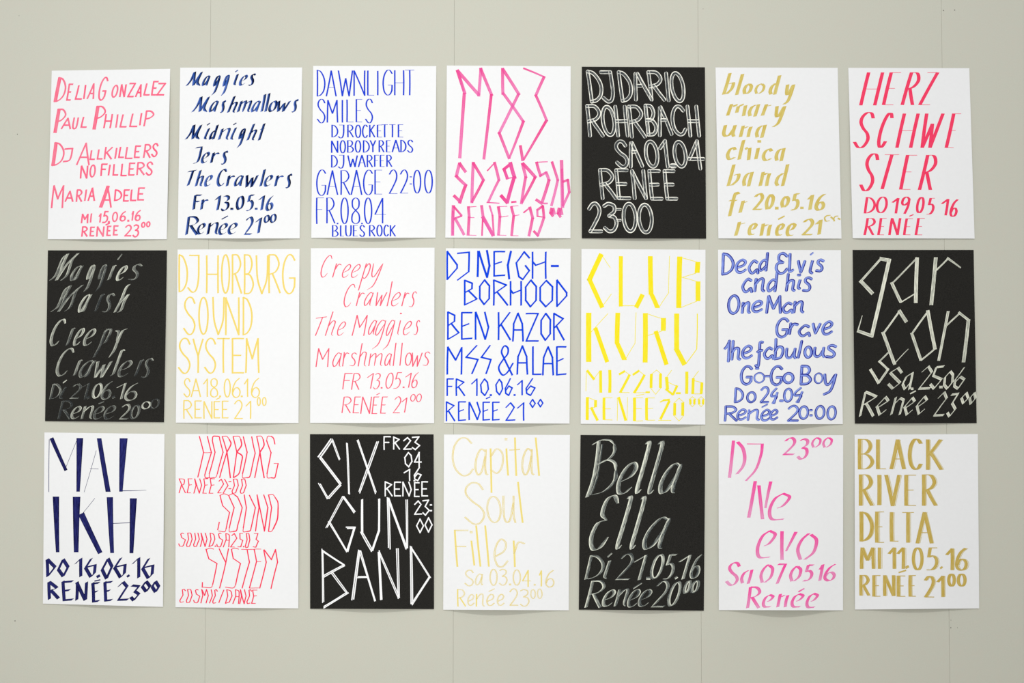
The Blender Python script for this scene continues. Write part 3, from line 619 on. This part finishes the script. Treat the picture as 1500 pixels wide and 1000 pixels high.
make_poster('black poster in faint grey white italic script, start of the middle row', 1, (55, 350), ((54,59),(677,59),(661,958),(39,952)), (1,.5,1,1), [
 ('p8','R',.3,"Ms 65 215 72 218 sa 175 237 138 217 g 240 302 135 278 g 302 364 133 276 rs 362 412 135 218 ´ 418 442 78 108 e 415 467 138 217 s 473 548 130 218"),
 ('p8','R',.3,"Ms 72 237 238 382 sa 216 282 288 382 rs 290 352 285 384 s 335 404 283 387 hs 402 482 235 385"),
 ('p8','R',.28,"C 68 147 418 560 rs 145 197 462 560 e 190 242 465 557 e 243 302 468 557 ps 293 387 466 620 ys 372 472 466 622"),
 ('p8','R',.28,"C 100 190 570 718 rs 182 234 630 718 sa 222 302 633 723 w 300 387 638 726 rs 380 458 575 718 e 425 492 633 720 rs 500 557 628 722 s 538 606 622 730"),
 ('p8s','R',.2,"D 65 122 755 838 i 118 147 775 837 ´ 133 153 736 753 _2 170 227 757 834 _1 222 272 752 838 . 256 276 820 836 _0 288 337 753 834 _6 335 393 742 840 . 388 407 818 835 _1 413 462 752 838 _6 458 527 750 846"),
 ('p8s','R',.2,"R 108 182 845 942 e 178 227 873 940 n 230 292 873 942 ´ 320 347 848 862 e 295 347 873 942 e 350 407 870 942 _2 428 484 863 942 _0 486 534 866 942 o 546 590 848 890 o 590 636 834 888"),
])
make_poster('white poster in narrow pale yellow capitals with pointed bowls, second sheet of the middle row', 0, (245, 350), ((54,55),(692,52),(687,962),(45,960)), (4,.5,2,2), [
 ('p9','R',0,"D 60 108 80 278 J 105 168 83 280 H 203 269 85 283 O 282 328 80 285 R 338 391 80 285 B 401 453 80 288 Uv 463 529 85 288 R 530 593 80 283 G 601 670 80 287"),
 ('p9','R',0,"S 83 147 303 500 O 163 216 303 500 Uv 236 300 303 502 N 303 377 305 503 D 395 446 303 503"),
 ('p9','R',0,"S 56 121 518 703 Y 133 190 521 700 S 193 255 518 702 T 260 328 518 700 E 338 402 518 702 M 408 482 518 700"),
 ('p9s','R',0,"S 85 121 728 826 A 123 176 730 826 _1 188 212 730 825 _8 226 264 728 828 . 271 282 817 828 _0 296 332 730 828 _6 340 383 726 830 . 384 395 817 828 _1 402 423 730 825 _6 440 484 726 830"),
 ('p9s','R',0,"R 85 133 843 940 E 143 181 845 937 N 190 236 848 940 ´ 255 276 828 840 E 243 277 848 937 E 286 321 846 937 _2 350 396 843 940 _1 410 438 846 940 o 469 489 827 872 o 496 519 827 872"),
])
make_poster('white poster in fine red slanted handwriting with looped tails, middle row', 0, (440, 350), ((55,48),(702,45),(700,963),(51,961)), (6,.55,1,2), [
 ('p10','R',.25,"C 107 166 85 201 r 168 216 127 201 e 220 264 131 201 e 268 314 131 201 p 303 367 127 269 y 348 433 127 267"),
 ('p10','R',.22,"C 228 287 236 356 r 292 338 278 350 a 335 383 278 350 w 395 453 278 350 l 453 481 221 351 e 478 524 278 350 r 530 571 278 351 s 568 609 274 358"),
 ('p10','R',.2,"Ti 78 138 405 506 h 130 183 379 506 e 195 237 431 504 M 270 351 397 506 a 357 401 424 501 g 375 448 424 577 g 431 496 424 580 i 509 524 428 501 . 521 531 384 394 e 540 582 428 501 s 592 626 424 503"),
 ('p10','R',.1,"M 81 150 571 669 a 169 216 594 669 r 220 256 591 666 s 257 296 594 666 h 302 344 544 666 m 357 428 598 664 a 441 478 598 664 l 485 501 542 664 l 520 534 542 662 o 549 582 594 662 w 585 638 594 667 s 640 679 589 664"),
 ('p10','R',.14,"F 221 273 701 786 R 267 313 701 788 _1 350 383 701 782 _3 380 418 701 785 . 420 430 773 783 _0 447 486 699 782 _5 485 531 697 782 . 535 545 770 780 _1 550 581 699 777 _6 582 618 696 779"),
 ('p10','R',.12,"R 217 266 824 910 E 275 316 824 910 N 315 373 824 914 ´ 398 416 804 816 E 374 411 824 914 E 419 456 824 912 _2 484 526 824 910 _1 530 558 829 907 o 576 602 811 849 o 607 634 809 852"),
])
make_poster('white poster packed with solid bright blue angular capitals, centre of the middle row', 0, (640, 350), ((47,48),(700,51),(694,965),(38,961)), (6,.5,1,3), [
 ('p11','A',0,"D 51 109 62 214 J 105 172 66 217 E 296 358 63 196 G 412 487 64 214 H 497 573 66 208 - 596 638 134 148","w11 216 66 213 194;220 66 262 198;262 62 275 140;275 140 263 198;387 66 371 137;371 137 378 206"),
 ('p11','A',0,"B 142 212 213 347 O 221 278 211 345 R 294 373 212 348 H 382 444 219 348 O 461 523 212 357 O 537 608 214 357 D 625 682 212 355"),
 ('p11','A',0,"B 54 118 379 527 E 127 186 382 526 N 199 273 380 527 K 319 387 382 529 A 394 454 385 536 Z 464 533 387 536 O 542 597 386 532 R 609 668 386 530"),
 ('p11','A',0,"M 51 133 562 709 Sl 149 218 554 706 Sl 229 286 554 706 & 320 401 556 713 A 417 477 556 709 L 499 548 561 710 A 551 612 561 713 E 624 678 561 713"),
 ('p11s','A',0,"F 51 89 729 821 R 99 148 729 821 _1 179 212 729 821 _0 226 272 729 821 . 276 288 810 822 _0 306 346 731 817 _6 355 397 727 820 . 401 412 810 821 _1 419 449 737 817 _6 464 516 727 820"),
 ('p11s','A',0,"R 47 96 849 953 E 111 153 849 951 N 166 229 851 947 ´ 257 279 824 836 E 239 279 851 949 E 289 329 851 949 _2 359 411 854 950 _1 419 457 854 950 o 484 517 836 883 o 526 557 836 880"),
])
make_poster('white poster in bright yellow block strokes joined by hairlines, right of the blue angular sheet', 0, (840, 350), ((42,52),(691,56),(690,970),(38,966)), (5,.7,1,1), [
 ('p12','A',0,"","w25 142 87 85 210;w23 85 214 147 350;w3 153 90 193 150;w3 150 353 198 288;b21 248 90 248 352;w3 245 348 325 348;w23 358 298 332 350;b25 402 90 406 290;b25 408 288 440 360;w3 447 358 499 280;w3 503 90 498 280;b27 556 92 551 360;w3 565 97 645 120;b26 651 120 647 176;w3 642 178 570 200;w3 568 200 645 222;b25 652 222 652 324;w3 645 325 565 357"),
 ('p12','A',0,"","b28 80 386 80 642;w3 84 497 180 390;w22 117 472 174 635;b25 232 386 228 545;b26 229 545 267 632;w3 272 630 322 545;w3 328 385 322 545;b26 376 388 375 645;w3 385 390 460 415;b26 471 413 470 479;w3 460 482 385 505;w23 433 490 484 648;b26 540 390 540 578;w26 541 580 577 648;w4 588 652 645 575;w5 648 392 645 575"),
 ('p12','A',0,"","w3 65 795 68 690;w13 74 690 106 731;w3 106 732 138 690;b15 142 688 143 803;b16 190 685 190 803;w11 242 706 266 692;w3 266 690 296 712;w13 292 713 247 798;w3 240 802 293 803;w11 314 708 341 690;w3 342 688 372 712;w13 370 714 320 800;w3 312 803 378 803;w9 381 801 396 801;w3 406 708 435 685;w3 435 685 460 706;b15 408 706 406 778;b15 456 704 455 778;w3 403 778 430 812;w3 430 812 458 778;w3 513 687 485 725;b17 487 722 492 786;w11 485 786 518 812;w3 495 748 542 770;w12 541 770 522 810;w10 540 806 557 806;b16 593 694 592 809;w3 655 690 625 730;b15 627 728 624 809;w3 630 740 678 752;b15 672 752 668 809;w3 620 809 670 810"),
 ('p12','A',0,"","b16 73 827 72 946;w3 80 830 118 845;b15 116 843 115 879;w3 112 880 80 885;w14 95 885 124 944;b15 160 830 160 945;w3 160 830 203 830;w3 160 888 195 888;w3 160 945 203 946;w3 229 832 229 949;w14 238 832 272 944;w3 283 828 280 949;b16 319 830 319 951;w3 319 830 362 830;w3 319 887 356 887;w3 319 951 362 950;w3 330 818 370 812;b15 383 832 383 946;w3 383 831 425 831;w3 383 887 415 885;w3 383 947 426 947;w6 455 852 474 842;w10 472 843 500 840;w13 500 850 457 938;w3 445 948 510 948;w3 525 858 553 832;w3 553 832 579 855;b15 530 858 529 922;b15 572 855 571 923;w3 524 922 552 951;w3 553 951 578 922;w3 605 840 622 824;w3 622 824 640 838;b12 611 838 612 863;b12 633 838 632 863;w3 608 863 622 876;w3 622 876 637 863;w3 650 840 668 824;w3 668 824 685 838;b12 657 838 658 863;b12 679 838 678 863;w3 654 863 668 876;w3 668 876 682 863"),
])
make_poster('white poster in bubbly pooled blue lettering, eight staggered lines, middle row', 0, (1040, 350), ((42,56),(685,58),(695,968),(47,967)), (9,.5,1,4), [
 ('p13','R',.04,"D 60 127 72 189 e 131 192 104 179 cb 199 257 109 183 d 254 307 69 169 Ee 341 409 70 183 Ls 409 440 74 174 v 457 502 111 179 i 518 542 110 183 ´ 524 541 70 84 s 551 599 104 174"),
 ('p13','R',.06,"cb 166 224 204 281 n 229 287 204 277 d 297 357 169 277 h 394 447 179 274 i 456 477 209 264 . 457 475 180 196 s 482 537 197 277"),
 ('p13','R',.05,"O 92 157 291 394 n 163 212 329 390 e 217 277 319 384 Mb 291 374 294 390 cb 377 437 329 390 n 434 492 324 387"),
 ('p13','R',.08,"G 344 414 411 517 r 411 464 437 500 cb 461 527 447 511 v 534 582 439 497 e 584 644 427 502"),
 ('p13','R',.02,"tt 73 109 527 644 h 109 162 529 634 e 164 224 554 627 ft 234 282 529 674 cb 279 337 564 630 b 334 387 519 632 u 394 452 569 627 l 456 486 529 624 o 491 537 559 624 u 541 602 564 620 s 604 664 551 624"),
 ('p13','R',.04,"G 158 224 661 764 o 229 287 697 754 - 288 314 710 724 G 314 382 661 767 o 381 440 697 757 B 471 532 659 764 o 544 592 699 757 y 591 664 704 817 . 238 256 670 684"),
 ('p13s','R',.06,"D 126 177 777 857 o 191 242 797 857 _2 261 310 771 857 _4s 317 357 777 862 . 364 384 838 854 _0 384 434 779 854 _4s 439 487 774 857"),
 ('p13s','R',.05,"R 74 144 871 954 e 139 192 887 947 n 194 260 891 950 ´ 271 302 863 881 e 264 317 889 952 e 311 357 889 947 _2 404 464 869 954 _0 464 517 871 944 : 521 536 891 926 _0 549 602 869 944 _0 611 662 871 947"),
])
make_poster('black poster with very large angular cream lower case letters, end of the middle row', 1, (1235, 350), ((50,57),(683,57),(699,962),(62,965)), (2,.5,2,1), [
 ('p14','A',.1,"","w19 150 281 94 222;w11 93 220 198 102;w18 198 103 240 112;w19 241 110 150 505;w16 148 506 80 481;w7>3 77 480 100 402"),
 ('p14','A',.1,"","w8 386 99 257 232;w16 256 232 300 325;w6 302 331 375 286;b19 387 97 380 334;b19 485 96 461 345;w8 482 168 550 101;w12>7 548 101 612 148"),
 ('p14','A',.1,"","w18 328 428 296 378;w9 296 376 210 495;w17 210 492 268 650;w5>3 272 648 340 576;w9 445 378 359 497;w15 360 496 406 630;w18 444 380 480 570;w8 482 572 410 632;b14 550 377 500 636;w8 537 456 612 387;w13 608 386 658 425;b18 656 420 630 644;w8 238 592 190 640;w12 190 640 234 682;w11 236 680 188 748;w15 145 685 184 750"),
 ('p14s','A',.15,"S 232 312 668 787 a 307 369 694 790 . 354 368 776 790 _2 392 470 661 787 _5 452 532 661 787 . 503 521 766 782 _0 524 580 687 787 _6 577 640 667 787"),
 ('p14s','A',.2,"R 84 180 794 930 e 171 242 821 924 n 247 322 824 922 ´ 351 380 793 810 e 317 380 824 924 e 381 444 817 920 _2 471 547 796 927 _3 541 607 804 932 o 614 660 799 864 o 657 698 799 867"),
])
make_poster('white poster with huge indigo wedge stemmed capitals in two rows, start of the bottom row', 0, (50, 620), ((54,47),(682,55),(674,959),(46,942)), (4,.55,1,2), [
 ('p15','D',0,"","w3 79 84 77 357;w21>17 94 84 163 238;w2 162 240 225 84;b35>18 239 77 230 356;w2 325 142 262 358;w2 293 237 336 238;b24>26 340 78 387 357;b42>18 468 78 454 356;w4>1.5 452 352 585 349"),
 ('p15','D',0,"","b34>18 114 383 123 673;b40>24 222 384 220 673;w2 317 392 252 472;w33>25 252 484 340 666;b33>20 396 386 408 677;b37>20 519 392 509 678;w3 405 523 500 519"),
 ('p15s','D',0,"D 61 116 706 804 O 120 184 706 804 _1 208 251 702 804 _6 262 326 702 807 . 324 347 791 807 _0 349 414 702 816 _6 414 483 699 810 . 481 503 791 804 _1 508 554 699 810 _6 561 628 702 814"),
 ('p15s','D',0,"R 70 134 824 923 E 144 208 821 929 N 216 281 826 927 ´ 316 346 816 826 E 300 346 829 936 E 363 413 824 931 _2 434 497 824 927 _3 499 555 834 930 o 559 613 821 884 o 611 659 821 886"),
])
make_poster('white poster in slender bent scarlet letters, tall words alternating with tiny ones', 0, (245, 620), ((44,55),(688,55),(686,967),(43,961)), (4,.55,1,2), [
 ('p16','B',0,"","w6 168 68 190 152;190 152 160 280;w3 190 153 233 152;w6 210 68 231 152;231 152 196 270;w5 ~ 196 270 200 284 218 284;w6 ~ 262 67 240 68 236 90;236 90 250 150;250 150 220 262;w4 ~ 220 262 222 284 245 283;w6 ~ 262 67 272 70 275 85;275 85 292 150;292 150 262 262;w4 ~ 262 262 255 280 242 284;w6 288 70 312 150;312 150 274 282;w4 ~ 288 68 312 68 325 85;w7 ~ 325 85 333 108 312 150;w7 312 150 330 283;w6 345 70 364 150;364 150 346 282;w4 ~ 345 68 375 68 385 85;w7 ~ 385 85 388 115 364 150;w7 ~ 364 150 392 170 388 205;w6 ~ 388 205 376 260 348 283;w6 398 70 418 150;418 150 394 262;w4 ~ 394 262 395 284 418 283;w6 ~ 418 283 430 280 437 262;437 262 460 155;442 70 460 155"),
 ('p16','B',0,"","w6 468 68 485 150;485 150 458 283;w4 ~ 468 67 492 67 502 85;w7 ~ 502 85 506 115 485 150;w7 485 150 507 283;w4 ~ 542 68 525 68 520 90;w6 ~ 545 68 556 78 563 107;520 90 543 153;543 153 522 262;w4 ~ 522 262 524 284 545 284;w6 ~ 545 284 562 284 568 265;568 265 580 210;w3 558 209 580 210"),
 ('p16s','B',0,"R 60 97 288 364 E 102 132 288 364 N 137 182 288 366 E 184 215 288 366 E 217 250 288 366 _2 262 297 290 364 _1 290 320 290 366 : 320 335 300 345 _0 337 374 290 366 _0 380 415 290 366"),
 ('p16','B',0,"","w4 ~ 318 375 298 368 276 376;w6 276 376 290 430;w5 290 430 326 465;w6 326 465 308 550;w4 ~ 308 550 300 566 268 562;w6 264 555 272 517;w4 ~ 322 376 340 368 352 372;w6 322 378 350 440;350 440 325 545;w4 ~ 325 545 325 566 345 565;w6 ~ 345 565 362 560 368 535;w6 352 373 368 385;368 385 392 440;392 440 368 535;403 374 414 440;414 440 398 545;w4 ~ 398 545 398 566 418 565;w6 ~ 418 565 434 560 440 540;440 540 461 440;430 376 461 440;470 374 480 440;480 440 462 562;470 374 508 560;w7 508 562 526 440;w6 505 374 526 440;530 374 546 440;546 440 530 562;w4 ~ 528 374 552 372 565 388;w6 ~ 565 388 578 410 580 440;w7 ~ 580 440 576 500 555 550;w4 ~ 555 550 545 564 530 565"),
 ('p16s','B',0,"S 58 97 572 644 O 99 132 572 645 U 136 170 572 645 N 171 210 572 645 D 216 251 572 645 . 248 256 637 646 S 257 292 572 647 A 291 327 574 647 _2 329 366 574 647 _5 367 397 574 649 . 396 404 640 648 _0 407 434 574 650 _3 447 479 574 650"),
 ('p16','B',0,"","w4 ~ 242 657 222 652 204 660;w6 203 658 218 708;w5 218 708 260 732;w6 260 732 238 840;w4 ~ 238 840 228 858 185 856;w6 183 856 184 832;272 656 306 727;320 656 306 730;306 730 274 860;w4 ~ 373 657 352 652 336 658;w6 336 658 345 706;w5 345 706 383 732;w6 383 732 358 842;w4 ~ 358 842 345 860 304 856;w3 388 658 455 658;w6 418 660 430 725;430 725 392 860;w3 455 657 490 657;w6 455 660 467 722;467 722 430 860;w3 467 722 490 722;w3 430 861 478 860;w6 505 662 518 725;518 725 484 860;508 662 545 712;545 712 566 660;566 660 577 725;577 725 543 862"),
 ('p16s','B',0,"C 64 97 866 936 O 98 132 867 938 S 136 172 867 939 M 174 217 867 940 I 219 238 868 940 C 236 264 868 941 / 268 298 870 938 D 302 341 868 942 A 341 378 868 943 N 377 414 868 944 C 415 443 868 943 E 439 472 870 942"),
])
make_poster('black poster with three rows of large double stroked white capitals, bottom row', 1, (440, 620), ((50,56),(697,57),(699,971),(51,969)), (5,.5,1,2), [
 ('p17','A',0,"","w14 163 85 100 174;w9 166 85 205 188;w13 102 178 210 318;w11 209 320 145 392;w10 100 315 145 394;w9 244 100 250 235;w9 250 235 255 365;w10 302 90 395 363;w11 405 95 308 360"),
 ('p17','A',0,"","w9 224 383 136 545;w13 226 385 280 462;w10 150 515 242 668;w12 243 545 288 545;w13 283 546 245 668;w12 323 398 323 570;w12 322 570 375 668;w12 374 668 412 560;w11 412 395 412 560;w12 458 392 465 652;w13 460 392 555 650;w10 556 395 558 650"),
 ('p17','A',0,"","w10 115 662 120 935;w9 115 666 232 742;w11 230 742 122 800;w10 165 780 245 886;w11 247 885 123 962;w13 308 668 274 920;w11 312 668 390 925;w10 298 803 348 803;w13 410 670 424 920;w10 412 672 515 910;w11 507 652 515 910;w12 578 648 583 945;w9 580 650 677 803;w11 675 805 584 946"),
 ('p17s','A',0,"F 436 473 67 138 R 486 521 69 136 _2 539 582 72 137 _3 584 626 68 139"),
 ('p17s','A',0,"_0 544 586 150 229 _4 595 634 149 231"),
 ('p17s','A',0,"_1 541 574 238 300 _6 594 634 229 301"),
 ('p17s','A',0,"R 442 482 303 381 E2 491 526 305 381 N 534 582 305 381 . 592 602 296 304 E2 595 623 308 384 E2 634 667 303 381"),
 ('p17s','A',0,"_2 596 636 403 477 _3 639 676 399 482 : 677 689 422 460"),
 ('p17s','A',0,"o 606 646 498 573 o 650 691 491 570"),
])
make_poster('white poster in faint straw yellow mixed case lettering, centre of the bottom row', 0, (640, 620), ((37,58),(696,60),(690,977),(33,974)), (8,.4,2,1), [
 ('p18','R',-.05,"C 79 192 74 276 a 198 269 133 273 p 277 347 131 362 l 360 376 131 272 . 354 369 75 89 t 378 436 74 274 a 443 510 131 273 l 513 538 74 273"),
 ('p18','R',-.05,"S 144 251 309 527 o 260 337 380 520 u 344 414 378 520 l 421 452 306 519"),
 ('p18','R',-.06,"F 90 166 557 749 l 177 199 613 742 . 172 187 561 575 l 202 231 534 748 l 249 275 534 748 e 298 374 603 750 r 398 462 613 750"),
 ('p18s','R',0,"S 144 192 766 850 a 199 242 786 847 _0 276 317 761 848 _3 324 369 761 847 . 377 389 836 848 _0 397 439 764 847 _4 446 492 767 854 . 506 517 838 849 _1 534 549 769 852 _6 569 614 767 857"),
 ('p18s','R',-.02,"R 106 152 867 957 e 159 197 893 952 n 204 250 892 957 ´ 271 302 863 880 e 259 302 892 953 e 314 354 892 952 _2 379 427 864 952 _3 434 484 867 957 o 489 517 867 917 o 524 552 864 917"),
])
make_poster('black poster with two large white brushed script words above a date line, bottom row', 1, (840, 620), ((37,60),(690,65),(682,979),(28,974)), (5,.5,1,1), [
 ('p19','R',.22,"e 233 332 201 369 lc 328 400 90 369 lc 394 468 90 371 a 453 567 207 371","n20 ~ 132 95 124 180 104 290 72 384;n12 ~ 98 112 140 88 190 88 214 110;n18 ~ 214 110 214 150 180 190 128 214;n18 ~ 128 214 175 190 215 205 222 245;n22 ~ 222 245 215 300 160 355 84 376;n8 ~ 150 110 138 200 122 290 92 372"),
 ('p19','R',.25,"Ee 90 236 374 660 lc 226 303 376 660 lc 300 374 378 660 a 370 507 489 662"),
 ('p19s','R',.2,"D 63 157 687 817 i 162 192 719 814 ´ 178 201 678 699 _2 223 312 680 817 _1 315 383 686 820 . 381 402 798 821 _0 406 472 683 814 _5 465 541 683 817 . 528 547 800 813 _1 553 613 686 816 _6 613 674 683 812"),
 ('p19s','R',.22,"R 63 162 820 964 e 156 217 868 957 n 216 287 866 957 ´ 312 357 833 864 e 288 347 866 960 e 345 407 866 957 _2 409 497 823 960 _0 496 562 826 957 o 578 614 820 890 o 616 657 818 888"),
])
make_poster('white poster with sparse fuchsia brush letters and a raised time at the top, bottom row', 0, (1040, 620), ((45,62),(697,61),(696,977),(46,976)), (11,.52,1,1), [
 ('p20','R',.1,"","b17 123 90 102 284;n19 ~ 145 97 172 130 182 180 172 225 142 264;w4 195 107 280 107;b16>12 ~ 274 108 268 160 240 240 188 300"),
 ('p20s','R',.12,"_2 380 450 73 165 _3 453 517 78 189 _0b 530 583 71 127 _0b 588 642 71 127"),
 ('p20','R',.12,"eb 305 424 363 509","b18 237 302 203 492;b18 256 324 275 500;b18>12 318 304 290 442"),
 ('p20','R',.12,"eb 242 349 558 708 _0b 452 565 573 714","b18 377 564 377 713;b18>11 ~ 450 567 428 610 398 668"),
 ('p20s','R',.14,"S 80 160 725 848 ab 159 226 763 840 _0b 260 335 735 834 _7 345 402 733 840 _0b 415 482 743 827 _5 483 547 738 825 _1 568 597 736 824 _6 595 662 733 825"),
 ('p20s','R',.12,"R 190 267 853 967 eb 273 337 893 964 nb 348 414 890 962 ´ 463 494 862 881 eb 423 494 888 964 eb 501 569 886 967"),
])
make_poster('white poster in heavy brass gold capitals in five lines, end of the bottom row', 0, (1235, 620), ((60,59),(705,55),(712,967),(62,973)), (5,.5,1,1), [
 ('p21','R',0,"B 79 161 81 240 L 174 231 84 239 A 244 326 84 239 C 340 414 81 242 K 435 521 84 242"),
 ('p21','R',0,"R 84 159 267 430 I 177 200 269 427 V 217 301 269 432 E 322 388 269 430 R 414 492 267 430"),
 ('p21','R',0,"D 87 159 461 617 E 169 221 461 623 L 246 296 464 617 T 303 377 464 623 A 381 471 464 627"),
 ('p21s','R',0,"M 89 166 649 760 I 179 202 649 760 _1 234 275 649 760 _1 280 322 649 760 . 323 347 743 759 _0 361 420 649 767 _5 431 498 649 767 . 501 527 748 760 _1 536 578 654 767 _6 589 651 652 769"),
 ('p21s','R',0,"R 87 142 793 900 E 154 201 794 905 N 211 271 794 902 ´ 291 329 767 781 E 282 331 796 905 E 344 386 794 905 _2 424 482 799 909 _1 489 530 797 907 o 546 589 786 852 o 596 645 786 852"),
])
